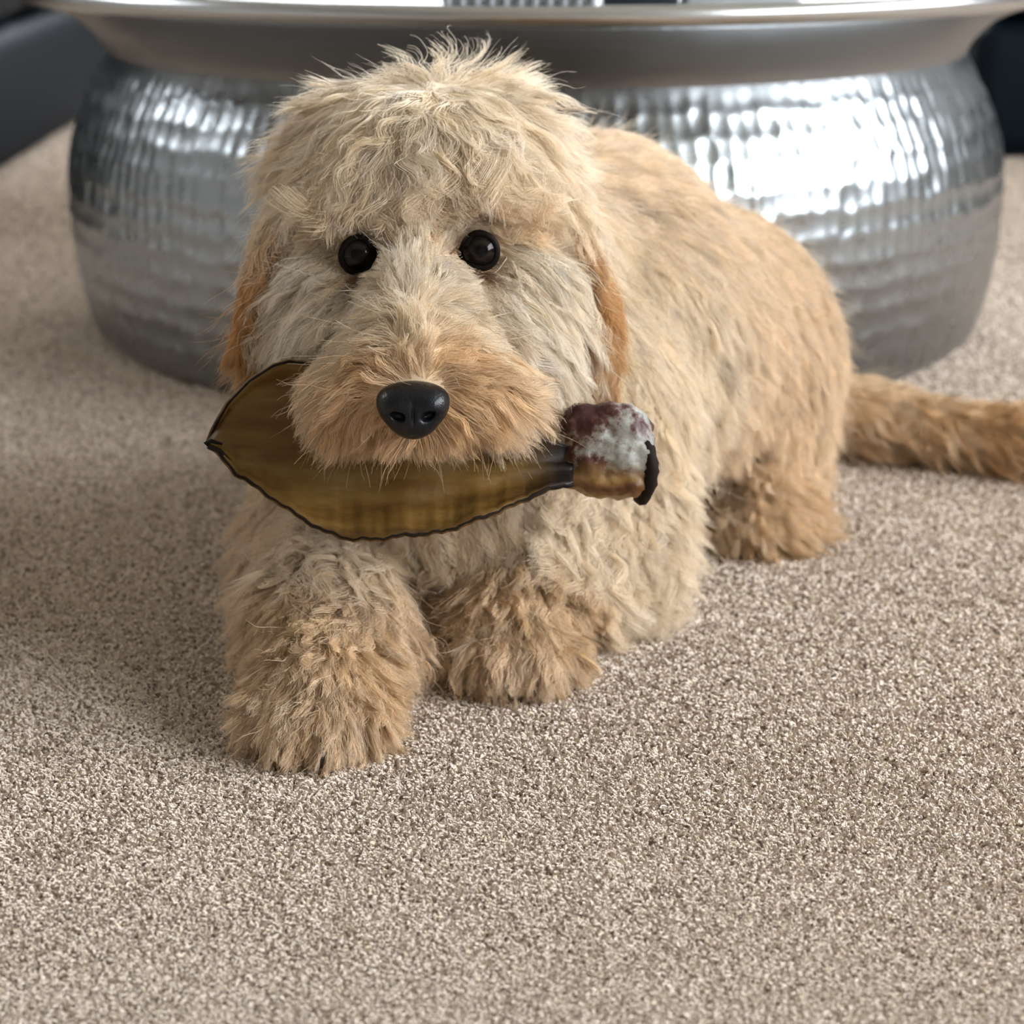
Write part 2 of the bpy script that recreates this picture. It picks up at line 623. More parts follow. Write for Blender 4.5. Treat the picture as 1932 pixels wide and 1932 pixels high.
BODY = [
    C((-0.025, 1.215, 0.120), (0.065, 1.340, 0.150), 0.085, 0.095),
    C((0.065, 1.340, 0.150), (0.135, 1.450, 0.120), 0.095, 0.088),
    C((-0.010, 1.245, 0.205), (0.055, 1.350, 0.205), 0.060, 0.068),
    C((-0.015, 1.255, 0.190), (-0.045, 1.175, 0.235), 0.070, 0.064),
    E((0.150, 1.500, 0.100), (0.078, 0.070, 0.085)),
    E((-0.030, 1.165, 0.105), (0.070, 0.050, 0.070)),
    # near hind leg
    E((0.172, 1.450, 0.085), (0.052, 0.088, 0.078), 0.025, 'hindleg'),
    C((0.195, 1.465, 0.032), (0.160, 1.375, 0.030), 0.030, 0.026, 0.02, 'hindleg'),
    # far hind leg
    E((0.035, 1.470, 0.070), (0.050, 0.085, 0.065), 0.025, 'torso'),
    # forelegs
    C((-0.085, 1.215, 0.120), (-0.105, 1.195, 0.052), 0.052, 0.042, 0.02, 'foreleg_a'),
    C((-0.105, 1.195, 0.050), (-0.104, 1.085, 0.040), 0.042, 0.034, 0.02, 'foreleg_a'),
    C((-0.104, 1.085, 0.040), (-0.100, 1.035, 0.028), 0.034, 0.026, 0.02, 'foreleg_a'),
    C((0.045, 1.225, 0.125), (0.050, 1.205, 0.055), 0.056, 0.046, 0.02, 'foreleg_b'),
    C((0.050, 1.205, 0.052), (0.012, 1.145, 0.042), 0.045, 0.035, 0.02, 'foreleg_b'),
    C((0.012, 1.145, 0.042), (-0.004, 1.118, 0.030), 0.034, 0.027, 0.02, 'foreleg_b'),
    # tail
    C((0.185, 1.555, 0.055), (0.270, 1.545, 0.034), 0.028, 0.018, 0.02, 'tail'),
    C((0.270, 1.545, 0.034), (0.380, 1.500, 0.030), 0.018, 0.016, 0.02, 'tail'),
    C((0.380, 1.500, 0.030), (0.500, 1.440, 0.028), 0.016, 0.010, 0.02, 'tail'),
] + lp + rp + hp + [
    # head
    HE((0.004, 0.078, 0.030), (0.068, 0.078, 0.060), 0.02),
    HE((0.002, 0.046, 0.030), (0.056, 0.040, 0.036)),
    HE((-0.037, 0.045, -0.034), (0.042, 0.046, 0.043)),
    HE((-0.040, 0.020, -0.044), (0.024, 0.034, 0.026)),
    HE((0.042, 0.016, -0.050), (0.025, 0.034, 0.028)),
    HE((0.046, 0.045, -0.034), (0.043, 0.046, 0.043)),
    HC((0.0, 0.022, -0.030), (-0.004, -0.052, -0.066), 0.037, 0.027, tag='muzzle'),
    HC((0.0, 0.018, -0.004), (-0.003, -0.055, -0.050), 0.020, 0.016, tag='muzzle'),
    HE((-0.024, -0.030, -0.070), (0.026, 0.036, 0.022), tag='muzzle'),
    HE((0.018, -0.030, -0.070), (0.026, 0.036, 0.022), tag='muzzle'),
    HC((0.0, 0.050, -0.070), (-0.003, 0.020, -0.094), 0.022, 0.014, tag='muzzle'),
]
M_skin = material('skin_under_coat', (0.74, 0.56, 0.36), 0.8)
bv, bf = surface(BODY, 0.0038)
bv[:, 2] = np.maximum(bv[:, 2], 0.0015)
body = np_mesh('body', bv - DOG0, bf, M_skin, dog)

# ears: thin drooping leather flaps
EARS = {}
M_earskin = material('ear_skin', (0.55, 0.33, 0.16), 0.8)


def rot_y(a, b=0.0):
    ca, sa = math.cos(a), math.sin(a)
    cb, sb = math.cos(b), math.sin(b)
    return np.array([[ca, 0, sa], [0, 1, 0], [-sa, 0, ca]]) @ np.array([[cb, -sb, 0], [sb, cb, 0], [0, 0, 1]])


for key, sx, cx, cz in (('a', -1, -0.079, -0.030), ('b', 1, 0.087, -0.027)):
    pr = [Prim('ell', H((cx, 0.060, cz)), (0.010, 0.030, 0.052), None, 0.01, 'ear', 1, HM @ rot_y(-sx * 0.16, sx * 0.35)),
          Prim('cone', H((cx - sx * 0.026, 0.070, cz + 0.052)), H((cx - sx * 0.006, 0.066, cz + 0.03)), (0.010, 0.011), 0.02, 'ear')]
    v, f = surface(pr, 0.003)
    EARS[key] = (pr, np_mesh('ear', v - DOG0, f, M_earskin, dog), v, f)

# nose
M_nose = material('black_nose_leather', (0.003, 0.004, 0.006), 0.36)
bsdf(M_nose).inputs['Specular IOR Level'].default_value = 0.3
M_nose.node_tree.nodes['Principled BSDF'].inputs['Coat Weight'].default_value = 0.12
vo = node(M_nose, 'ShaderNodeTexVoronoi')
vo.inputs['Scale'].default_value = 900
tcn = node(M_nose, 'ShaderNodeTexCoord')
link(M_nose, tcn.outputs['Object'], vo.inputs['Vector'])
bump(M_nose, vo.outputs['Distance'], 0.25, 0.0006)
NC_ = np.array((-0.004, -0.079, -0.0775))


def NP(c, r, k=0.006, sign=1, ry=0.0):
    return Prim('ell', H(NC_ + np.array(c)), r, None, k, 'nose', sign, HM @ rot_y(ry))


NOSE = [NP((0, 0.001, 0.0045), (0.0178, 0.0135, 0.0090)), NP((0, 0.001, -0.003), (0.0150, 0.0125, 0.0100)), NP((0, 0.002, -0.0085), (0.0085, 0.0105, 0.0065)),
        NP((-0.0085, -0.003, 0.0015), (0.0085, 0.0100, 0.0078), 0.004), NP((0.0085, -0.003, 0.0015), (0.0085, 0.0100, 0.0078), 0.004),
        NP((-0.0075, -0.0120, -0.0035), (0.0040, 0.0055, 0.0024), 0.002, -1, 0.35), NP((0.0075, -0.0120, -0.0035), (0.0040, 0.0055, 0.0024), 0.002, -1, -0.35),
        NP((0, -0.0128, -0.006), (0.0007, 0.003, 0.008), 0.0015, -1)]
v, f = surface(NOSE, 0.0008)
nose = np_mesh('nose', v - DOG0, f, M_nose, dog)
nose['label'] = 'black leathery nose'

# eyes
M_eye = material('dark_eye', (0.004, 0.0035, 0.003), 0.06)
bsdf(M_eye).inputs['Specular IOR Level'].default_value = 0.16
M_iris = material('brown_iris', (0.010, 0.006, 0.004), 0.1)
bsdf(M_iris).inputs['Specular IOR Level'].default_value = 0.25
M_lid = material('dark_eye_rim', (0.006, 0.004, 0.003), 0.6)
bsdf(M_lid).inputs['Specular IOR Level'].default_value = 0.1
EYES = [np.array((-0.0318, 0.0052, -0.0024)), np.array((0.0320, 0.0045, -0.0008))]
ER = 0.0108
for e, sx in zip(EYES, (-1, 1)):
    bm = bmesh.new()
    bmesh.ops.create_uvsphere(bm, u_segments=32, v_segments=20, radius=ER)
    eo = bm_obj('eye', bm, M_eye, dog)
    eo.location = H(e) - DOG0
    eo['label'] = 'dark shining eye'
    # iris ring, a shallow raised band around the pupil on the eyeball
    V, F = [], []
    aim = -HM[:, 1] + 0.06 * sx * HM[:, 0]
    aim /= np.linalg.norm(aim)
    a1 = np.cross(aim, HM[:, 2]); a1 /= np.linalg.norm(a1)
    a2 = np.cross(a1, aim)
    for k in range(32):
        t = 2 * math.pi * k / 32
        for ph, rr_ in ((0.30, 1.004), (0.36, 1.012), (0.50, 1.012), (0.56, 1.0)):
            V.append((aim * math.cos(ph) + (a1 * math.cos(t) + a2 * math.sin(t)) * math.sin(ph)) * ER * rr_)
    for k in range(32):
        for j in range(3):
            F.append((k * 4 + j, ((k + 1) % 32) * 4 + j, ((k + 1) % 32) * 4 + j + 1, k * 4 + j + 1))
    mesh('iris', V, F, M_iris, eo)
    # eyelid rim, almond shaped
    pts = []
    for k in range(40):
        t = 2 * math.pi * k / 40
        x = 0.0089 * math.cos(t)
        z = 0.0089 * math.sin(t) + 0.0015 * math.cos(t) * sx * -0.4
        if math.cos(t) * sx < -0.5:
            z = z * 0.7 - 0.0018
            x *= 1.28
        yy = -math.sqrt(max(ER * ER - x * x - z * z, 1.2e-5)) * 0.94
        pts.append((H(e + np.array((x, yy, z)))) - H(e))
    tube('eyelid', pts, 0.0021, M_lid, eo, 8, closed=True)

# claws
M_claw = material('dark_claw', (0.02, 0.014, 0.010), 0.35)
for c, M, s in ((LP, LM, 1.0), (RP, RM, 0.95), (HP, HPM, 0.95)):
    for (x, y) in ((-0.0255, -0.036), (-0.0095, -0.049), (0.0095, -0.049), (0.0255, -0.036)):
        if c is LP and 0 < x < 0.02:
            y -= 0.006
        p0 = c + M @ (np.array((x, y, 0.014)) * s) - DOG0
        f_ = M @ np.array((0, -1.0, 0))
        tube('claw', [p0 - f_ * 0.006, p0 + f_ * 0.003 + np.array((0, 0, 0.001)), p0 + f_ * 0.008 - np.array((0, 0, 0.004)), p0 + f_ * 0.0105 - np.array((0, 0, 0.009))],
             [0.0030, 0.0027, 0.0018, 0.0006], M_claw, dog, 8)

# ------------------------------------------------------------------ dog: fur
CREAM, WHITE, TAN, APR, DEEP, SAND = ((0.875, 0.735, 0.555), (0.885, 0.78, 0.635), (0.79, 0.60, 0.405), (0.70, 0.48, 0.285), (0.55, 0.30, 0.125), (0.765, 0.585, 0.405))
DARK = (0.20, 0.11, 0.06)
M_fur = bpy.data.materials.new('fur_strand')
M_fur.use_nodes = True
ft = M_fur.node_tree
ft.nodes.clear()
fo = ft.nodes.new('ShaderNodeOutputMaterial')
hbs = ft.nodes.new('ShaderNodeBsdfHairPrincipled')
hbs.parametrization = 'COLOR'
hbs.inputs['Roughness'].default_value = 0.42
hbs.inputs['Radial Roughness'].default_value = 0.55
at = ft.nodes.new('ShaderNodeAttribute')
at.attribute_name = 'tint'

gmm = ft.nodes.new('ShaderNodeGamma')
gmm.inputs['Gamma'].default_value = 2.0
ft.links.new(at.outputs['Color'], gmm.inputs['Color'])
dfs = ft.nodes.new('ShaderNodeBsdfDiffuse')
ft.links.new(gmm.outputs[0], hbs.inputs['Color'])
ft.links.new(at.outputs['Color'], dfs.inputs['Color'])
mxf = ft.nodes.new('ShaderNodeMixShader')
mxf.inputs[0].default_value = 0.3
ft.links.new(dfs.outputs[0], mxf.inputs[1])
ft.links.new(hbs.outputs[0], mxf.inputs[2])
ft.links.new(mxf.outputs[0], fo.inputs[0])

FU = 1.0 / 3900.0


def face_points(rows):
    """Comb marks on the face. Each: (right, down) on the face in tenths of ... as offsets seen from the front, then comb direction, lift, length, curl, colour."""
    P, D, A = [], [], []
    for (a, b, dx, dy, lift, ln, cu, colr) in rows:
        v = np.array(((a - 791) * FU, 1.0, (478 - b) * FU))
        p = np.array((0.0, -HD, 0.0))
        t = 0.85
        for _ in range(60):
            t += float(sdf(HEADP, H(p + v * t)[None])[0]) * 0.9
            if t > HD + 0.2:
                break
        t = min(t, HD + 0.09)
        P.append(p + v * t)
        D.append((dx, 0.0, -dy))
        A.append((lift * 0.8, ln * 1.2e-3 if ln > 16 else ln * 1e-3, cu * 1e-3, *colr))
    return np.array(P), np.array(D, float), np.array(A)


HEADP = [q for q in BODY if q.tag in ('head', 'muzzle')]
FACE = [
    # crown and topknot
    (845, 110, .5, -.7, .8, 38, 4, CREAM), (770, 130, -.8, .15, .35, 36, 4, CREAM), (720, 165, -.9, -.1, .45, 40, 3, CREAM), (920, 135, .8, -.5, .75, 42, 4, CREAM),
    (970, 180, .95, 0, .55, 44, 4, CREAM), (620, 220, -1, .3, .35, 42, 3, CREAM), (1020, 250, .8, .7, .35, 44, 3, CREAM),
    (760, 230, -.35, .8, .55, 36, 4, CREAM), (860, 230, .4, .8, .55, 36, 4, CREAM), (560, 320, -.5, .9, .35, 42, 4, CREAM),
    (690, 310, -.4, 1, .45, 34, 5, CREAM), (790, 320, 0, 1, .5, 32, 5, CREAM), (900, 310, .5, .9, .45, 34, 5, CREAM), (1010, 330, .7, .9, .35, 40, 4, CREAM),
    (1090, 390, .5, 1, .4, 54, 4, CREAM), (490, 400, -.2, 1, .4, 54, 4, CREAM), (1075, 470, .4, 1, .4, 50, 4, CREAM), (515, 480, -.3, 1, .4, 50, 4, CREAM), (520, 300, -.5, 1, .4, 44, 4, CREAM), (1070, 300, .6, 1, .4, 44, 4, CREAM),
    (800, 225, 0, 1, .6, 36, 4, CREAM),
    # brow fringe
    (580, 410, -.5, .8, .45, 32, 5, CREAM), (640, 400, -.9, .2, .6, 24, 5, CREAM), (710, 405, -.6, .3, .6, 20, 5, TAN), (790, 405, .1, .8, .6, 20, 5, TAN),
    (870, 395, .6, -.1, .6, 22, 4, TAN), (940, 400, .95, .1, .5, 26, 4, TAN), (1010, 420, .8, .6, .4, 32, 4, CREAM),
    # round the eyes
    (640, 530, -.7, .7, .15, 14, 1, WHITE), (700, 545, -.3, .8, .1, 12, 1, WHITE), (590, 480, -.7, .8, .25, 26, 2, WHITE), (940, 540, .6, .8, .12, 13, 1, WHITE), (880, 545, .4, .8, .1, 12, 1, WHITE),
    (1000, 490, .6, .9, .25, 28, 2, WHITE), (740, 450, -.2, -.8, .3, 12, 2, WHITE), (840, 450, .2, -.8, .3, 12, 2, WHITE),
    # dark rims of the eyes
    (716, 505, -.1, .9, .05, 7, 0, DARK), (866, 500, .1, .9, .05, 7, 0, DARK), (690, 528, -.3, .9, .05, 7, 0, DARK), (895, 522, .3, .9, .05, 7, 0, DARK), 
    # bridge
    (780, 480, 0, -1, .25, 13, 1.5, WHITE), (725, 520, -.5, -.1, .2, 12, 1.5, WHITE), (845, 520, .5, -.2, .2, 12, 1.5, WHITE), (780, 560, 0, -.9, .25, 14, 2, WHITE),
    (735, 590, -.6, .35, .25, 16, 2, CREAM), (830, 590, .7, .2, .3, 16, 2, CREAM), (775, 650, 0, -1, .2, 14, 1.5, CREAM), (700, 630, -.8, .5, .3, 18, 2, CREAM),
    (870, 630, .95, .2, .35, 20, 2, CREAM), (775, 705, 0, -1, .25, 12, 1, TAN),
    # muzzle
    (715, 690, -.9, .1, .3, 18, 2, APR), (850, 690, .9, .0, .35, 20, 2, APR), (650, 680, -.8, .6, .3, 24, 2, TAN), (920, 680, .9, .45, .4, 32, 3, TAN),
    (640, 750, -.55, .85, .25, 26, 2, APR), (690, 790, -.5, .8, .22, 15, 1.5, APR), (905, 750, .7, .7, .3, 27, 2, APR), (870, 800, .5, .8, .25, 15, 1.5, APR),
    (960, 780, .6, .9, .35, 32, 3, TAN), (600, 780, -.2, 1, .2, 25, 3, TAN), (775, 830, 0, 1, .3, 10, 1, WHITE), (720, 826, -.3, 1, .3, 12, 1.5, TAN), (835, 830, .3, 1, .3, 12, 1.5, TAN),
    (650, 820, -.5, .8, .25, 11, 2, APR), (910, 825, .5, .8, .28, 13, 2, APR),
    # cheeks
    (560, 590, -.5, .9, .25, 34, 2.5, WHITE), (540, 680, -.25, 1, .2, 34, 2.5, WHITE), (600, 690, -.25, 1, .25, 34, 3, WHITE), (630, 610, -.7, .6, .2, 24, 2, WHITE),
    (1010, 630, .6, .8, .28, 34, 2.5, WHITE), (1060, 590, .35, 1, .25, 36, 2.5, WHITE), (1050, 700, .45, .9, .25, 38, 3, CREAM), (960, 600, .7, .7, .2, 24, 2, WHITE), (1000, 720, .5, .9, .35, 42, 3, TAN), (985, 800, .3, 1, .35, 38, 3, TAN), (1030, 770, .3, 1, .35, 44, 3, CREAM),
]
fp, fd, fa = face_points(FACE)
# the parts of the head that the face marks do not reach: back and sides
extra = [((0.0, 0.15, 0.05), (0, 1, -.4), .3, 36, 3, CREAM), ((0.0, 0.11, 0.10), (.3, .8, -.25), .35, 34, 3, CREAM), ((-0.065, 0.10, 0.03), (-.3, .2, -1), .25, 42, 3, CREAM),
         ((0.072, 0.10, 0.03), (.3, .2, -1), .25, 42, 3, CREAM), ((-0.06, 0.11, -0.03), (-.1, .2, -1), .2, 36, 3, TAN), ((0.065, 0.11, -0.03), (.1, .2, -1), .2, 36, 3, TAN),
         ((0.0, 0.02, -0.115), (0, .6, -.6), .2, 20, 2, TAN)]
fp = np.r_[fp, np.array([e[0] for e in extra])]
fd = np.r_[fd, np.array([e[1] for e in extra], float)]
fa = np.r_[fa, np.array([(e[2], e[3] * 1e-3, e[4] * 1e-3, *e[5]) for e in extra])]
HEADC = (H(fp), fd @ HM.T, fa)

BODYC = [
    # torso
    ((0.03, 1.30, 0.28), (.5, .8, -.2), .25, 30, 2, SAND), ((0.10, 1.40, 0.24), (.5, .8, -.4), .25, 32, 2, SAND), ((0.13, 1.36, 0.20), (.6, .4, -.7), .25, 34, 2, SAND),
    ((0.14, 1.33, 0.12), (.45, .2, -.9), .22, 36, 2, SAND), ((0.18, 1.45, 0.16), (.5, .3, -.8), .25, 34, 2, SAND), ((0.19, 1.54, 0.10), (.4, .6, -.7), .25, 34, 2, SAND),
    ((0.08, 1.26, 0.15), (.4, 0, -.9), .22, 38, 2, CREAM), ((0.10, 1.26, 0.07), (.35, -.1, -.9), .22, 36, 2.5, CREAM), ((0.0, 1.12, 0.10), (.1, -.2, -1), .25, 36, 4, CREAM),
    ((-0.06, 1.13, 0.10), (-.1, -.2, -1), .25, 36, 4, CREAM), ((-0.11, 1.22, 0.16), (-.3, .1, -1), .22, 36, 3, CREAM), ((-0.05, 1.40, 0.20), (-.4, .7, -.6), .25, 32, 2, SAND),
    ((0.04, 1.22, 0.20), (.4, .1, -.9), .25, 36, 2, CREAM), ((0.02, 1.50, 0.12), (-.5, .5, -.7), .25, 32, 2, SAND),
    # thigh and hind foot
    ((0.22, 1.43, 0.11), (.3, -.1, -1), .25, 32, 2.5, SAND), ((0.215, 1.48, 0.06), (.4, .2, -.9), .22, 34, 2.5, SAND), ((0.18, 1.38, 0.07), (.2, -.4, -.9), .25, 28, 2, TAN),
    ((0.16, 1.345, 0.05), (.5, -.8, -.1), .45, 28, 3, TAN), ((0.195, 1.36, 0.03), (.9, -.3, 0), .45, 30, 3, TAN), ((0.13, 1.35, 0.03), (-.4, -.7, -.4), .25, 18, 2, TAN), ((0.15, 1.305, 0.03), (.2, -.7, -.6), .35, 18, 2, TAN),
    # foreleg a
    ((-0.10, 1.16, 0.11), (-.2, -.5, -.8), .3, 42, 7, CREAM), ((-0.15, 1.17, 0.07), (-.6, -.3, -.6), .25, 40, 6, SAND), ((-0.10, 1.10, 0.085), (-.15, -.9, -.1), .35, 38, 7, CREAM),
    ((-0.145, 1.09, 0.04), (-.7, -.5, -.3), .3, 26, 4, SAND), ((-0.065, 1.09, 0.04), (.5, -.5, -.4), .3, 36, 7, SAND), ((-0.10, 1.035, 0.056), (0, -1, .05), .35, 26, 4, TAN),
    ((-0.135, 1.03, 0.03), (-.8, -.6, -.1), .3, 20, 2, SAND), ((-0.065, 1.03, 0.03), (.8, -.6, -.1), .3, 18, 2, TAN), ((-0.10, 0.985, 0.03), (0, -.7, -.7), .35, 18, 2, SAND),
    # foreleg b
    ((0.05, 1.16, 0.13), (.1, -.5, -.8), .3, 40, 7, CREAM), ((0.10, 1.20, 0.07), (.5, -.3, -.7), .25, 34, 5, CREAM), ((0.03, 1.14, 0.09), (-.1, -.8, -.4), .35, 38, 7, CREAM),
    ((0.06, 1.15, 0.05), (.6, -.4, -.5), .3, 36, 6, CREAM), ((-0.02, 1.15, 0.05), (-.5, -.6, -.4), .3, 36, 7, SAND), ((-0.004, 1.11, 0.055), (0, -1, .0), .35, 26, 4, TAN),
    ((0.03, 1.11, 0.03), (.8, -.5, -.2), .3, 18, 2, TAN), ((-0.04, 1.11, 0.03), (-.8, -.5, -.2), .3, 18, 2, TAN), ((-0.004, 1.07, 0.03), (0, -.7, -.7), .35, 18, 2, SAND),
    # tail
    ((0.24, 1.54, 0.06), (.9, -.1, -.1), .45, 34, 4, TAN), ((0.35, 1.50, 0.05), (.9, -.3, -.2), .45, 36, 4, APR), ((0.46, 1.46, 0.04), (.9, -.4, -.2), .45, 36, 4, APR), ((0.3, 1.50, 0.02), (.8, -.5, -.2), .45, 34, 4, TAN),
]
BODYC = (np.array([e[0] for e in BODYC]), np.array([e[1] for e in BODYC], float), np.array([(e[2], e[3] * 1e-3, e[4] * 1e-3, *e[5]) for e in BODYC]))


def idw(ctrl, p, power=2.0, eps=2e-5):
    cp, cdv, ca = ctrl
    D = np.zeros_like(p)
    A = np.zeros((len(p), ca.shape[1]))
    cn = cdv / np.linalg.norm(cdv, axis=1, keepdims=True)
    for s in range(0, len(p), 20000):
        q_ = p[s:s + 20000]
        d2 = ((q_[:, None] - cp[None]) ** 2).sum(-1)
        w_ = 1.0 / (d2 + eps) ** power
        w_ /= w_.sum(1, keepdims=True)
        D[s:s + 20000] = w_ @ cn
        A[s:s + 20000] = w_ @ ca
    return D / (np.linalg.norm(D, axis=1, keepdims=True) + 1e-9), A


def tri_sample(v, f, n):
    t = np.concatenate([f[:, [0, 1, 2]], f[:, [0, 2, 3]]])
    a, b, c = v[t[:, 0]], v[t[:, 1]], v[t[:, 2]]
    ar = np.linalg.norm(np.cross(b - a, c - a), axis=1) / 2
    k = rng.choice(len(t), n, p=ar / ar.sum())
    r1, r2 = np.sqrt(rng.random(n)), rng.random(n)
    return a[k] * (1 - r1)[:, None] + b[k] * (r1 * (1 - r2))[:, None] + c[k] * (r1 * r2)[:, None], ar.sum()


def unit(v):
    return v / (np.linalg.norm(v, axis=-1, keepdims=True) + 1e-12)


def region(p):
    """Index of the nearest prim."""
    best_ = np.full(len(p), 9.0)
    k_ = np.zeros(len(p), int)
    for i, q_ in enumerate(BODY):
        d_ = q_.d(p)
        m__ = d_ < best_
        best_[m__] = d_[m__]
        k_[m__] = i
    return np.array([q_.tag for q_ in BODY], dtype=object)[k_]


def grow(name, roots, spacing, ctrl, prims, K=9, gravity=0.25, frizz=0.0011, rad0=0.00014, clump=(0.25, 0.75), stray=0.03, amp=1.0, guides=None, glow=1.0, scale=1.0, raise_=0.0):
    """Clumped, waved strands grown from the root points."""
    n = len(roots)
    area = n / DENS
    ng = max(40, int(area / spacing ** 2))
    G = roots[rng.choice(n, min(ng, n), replace=False)] if guides is None else guides
    N = grad(prims, G)
    D, A = idw(ctrl, G)
    lift, L, cu = A[:, 0] + raise_, scale * A[:, 1] * rng.uniform(0.72, 1.18, len(G)), A[:, 2] * amp
    D = unit(D + rng.normal(0, 0.11, D.shape))
    T = unit(D - (D * N).sum(1, keepdims=True) * N * 0.9)
    ph = lift * R(75)
    d = unit(T * np.cos(ph)[:, None] + N * np.sin(ph)[:, None])
    pts = np.zeros((len(G), K, 3))
    pts[:, 0] = G
    st = (L / (K - 1))[:, None]
    for k in range(1, K):
        d = unit(d + 0.16 * (D - d) + np.array((0, 0, -gravity * 0.16)))
        q_ = pts[:, k - 1] + d * st
        sd = sdf(prims, q_)
        hmin = 0.0012 + 0.004 * (k / (K - 1))
        bad = sd < hmin
        if bad.any():
            g_ = grad(prims, q_[bad])
            q_[bad] += g_ * (hmin - sd[bad])[:, None]
        q_[:, 2] = np.maximum(q_[:, 2], 0.0025)
        d = unit(q_ - pts[:, k - 1])
        pts[:, k] = q_
    for _ in range(3):
        pts[:, 1:-1] = 0.25 * pts[:, :-2] + 0.5 * pts[:, 1:-1] + 0.25 * pts[:, 2:]
    t = np.linspace(0, 1, K)
    # waves of the whole lock
    ax1 = unit(np.cross(T, N))
    ax2 = N
    f0 = rng.uniform(0.9, 1.6, len(G)) * np.clip(L / 0.03, 0.5, 1.3)
    p0 = np.array([12.0 * noise.noise(Vector(g_) * 38) for g_ in G]) + rng.normal(0, 0.5, len(G))
    p1 = np.array([12.0 * noise.noise(Vector(g_) * 38 + Vector((7, 3, 1))) for g_ in G]) + rng.normal(0, 0.5, len(G))
    wv = np.sin(2 * np.pi * f0[:, None] * t + p0[:, None]) - np.sin(p0)[:, None]
    wv2 = np.sin(2 * np.pi * f0[:, None] * t + p1[:, None]) - np.sin(p1)[:, None]
    am = (cu[:, None] * t ** 1.1)
    pts += (am * wv)[..., None] * ax1[:, None] + (0.45 * am * wv2)[..., None] * ax2[:, None]
    kd = KDTree(len(G))
    for i, g_ in enumerate(G):
        kd.insert(g_, i)
    kd.balance()
    n3 = np.array([[(i_, d_) for _, i_, d_ in kd.find_n(p, 3)] for p in roots])
    ni, nd = n3[..., 0].astype(int), n3[..., 1]
    near = ni[:, 0]
    wt = 1.0 / (nd + 0.0006) ** 1.5
    wt /= wt.sum(1, keepdims=True)
    # strands
    rel = pts - pts[:, :1]
    ls = rng.uniform(0.7, 1.06, n)
    cl_ = rng.uniform(clump[0], clump[1], len(G))[near]
    P = roots[:, None] + sum(rel[ni[:, j]] * wt[:, j, None, None] for j in range(3)) * ls[:, None, None]
    pull = (G[near] - roots)[:, None] * (cl_[:, None] * t ** 0.9)[..., None]
    P = P + pull
    fz = frizz * rng.uniform(0.3, 1.6, n)[:, None] * t ** 0.8
    ff = rng.uniform(0.8, 2.2, n)[:, None]
    for axv in (ax1, ax2):
        q0 = rng.uniform(0, 6.28, n)[:, None]
        P += ((np.sin(2 * np.pi * ff * t + q0) - np.sin(q0)) * fz)[..., None] * axv[near][:, None]
    # stray hairs
    sy = rng.random(n) < stray
    ns = int(sy.sum())
    if ns:
        dv = rng.normal(0, 1, (ns, 3)) * 0.007
        dv += N[near[sy]] * 0.004
        P[sy] += dv[:, None] * (t ** 1.5)[None, :, None]
    P[..., 2] = np.maximum(P[..., 2], 0.0015 + 0.001 * rng.random(n)[:, None])
    if name in ('head_fur', 'muzzle_fur'):
        ok = np.ones(n, bool)
        for e_ in EYES:
            ql = (P - HO) @ HM - e_
            ok &= ~((ql[..., 1] < 0.004) & ((ql[..., 0] / 0.0098) ** 2 + ((ql[..., 2]) / 0.0092) ** 2 < 1) & (ql[..., 2] < 0.0050)).any(1)
        P, near, roots = P[ok], near[ok], roots[ok]
        n = len(P)
    base = idw(ctrl, roots)[1][:, 3:6]
    gt = rng.normal(1.0, 0.11, len(G))[near] * rng.normal(1.0, 0.09, n)
    warm = rng.normal(0.0, 0.035, len(G))[near]
    colr = base * gt[:, None] * np.stack([1 + warm * 0.4, np.ones(n), 1 - warm], 1)
    colr = np.clip(colr, 0.02, 2.0)
    rads = rad0 * (1.0 - 0.75 * t ** 1.6)[None] * rng.uniform(0.7, 1.25, n)[:, None]
    lk = rng.normal(1.0, 0.10, len(G))[near] if guides is not None else 1.0
    return P, rads, colr * glow * np.reshape(lk, (-1, 1))


def emit(name, parent, batches):
    P = np.concatenate([b_[0] for b_ in batches])
    rads = np.concatenate([b_[1] for b_ in batches])
    colr = np.concatenate([b_[2] for b_ in batches])
    colr = np.maximum(colr * np.minimum(1.0, 0.92 / colr.max(1, keepdims=True)), 0.01)
    n, K = P.shape[:2]
    cu_ = bpy.data.hair_curves.new(name)
    cu_.add_curves([K] * n)
    cu_.attributes['position'].data.foreach_set('vector', (P - DOG0).astype(np.float32).ravel())
    ra = cu_.attributes.get('radius') or cu_.attributes.new('radius', 'FLOAT', 'POINT')
    ra.data.foreach_set('value', rads.astype(np.float32).ravel())
    ta = cu_.attributes.new('tint', 'FLOAT_COLOR', 'CURVE')
    ta.data.foreach_set('color', np.c_[colr, np.ones(n)].astype(np.float32).ravel())
    cu_.materials.append(M_fur)
    o = bpy.data.objects.new(name, cu_)
    COL.objects.link(o)
    o.parent = parent
    o['kind'] = 'stuff'
    return o


def locks(roots, every, per, spread, prims):
    """Guide roots one per `every` square metres and a tight bunch of strand roots round each."""
    ng = max(8, int(len(roots) / DENS / every))
    g_ = roots[rng.choice(len(roots), min(ng, len(roots)), replace=False)]
    r_ = np.repeat(g_, per, 0) + rng.normal(0, spread, (len(g_) * per, 3))
    r_ -= grad(prims, r_) * sdf(prims, r_)[:, None]
    return g_, r_


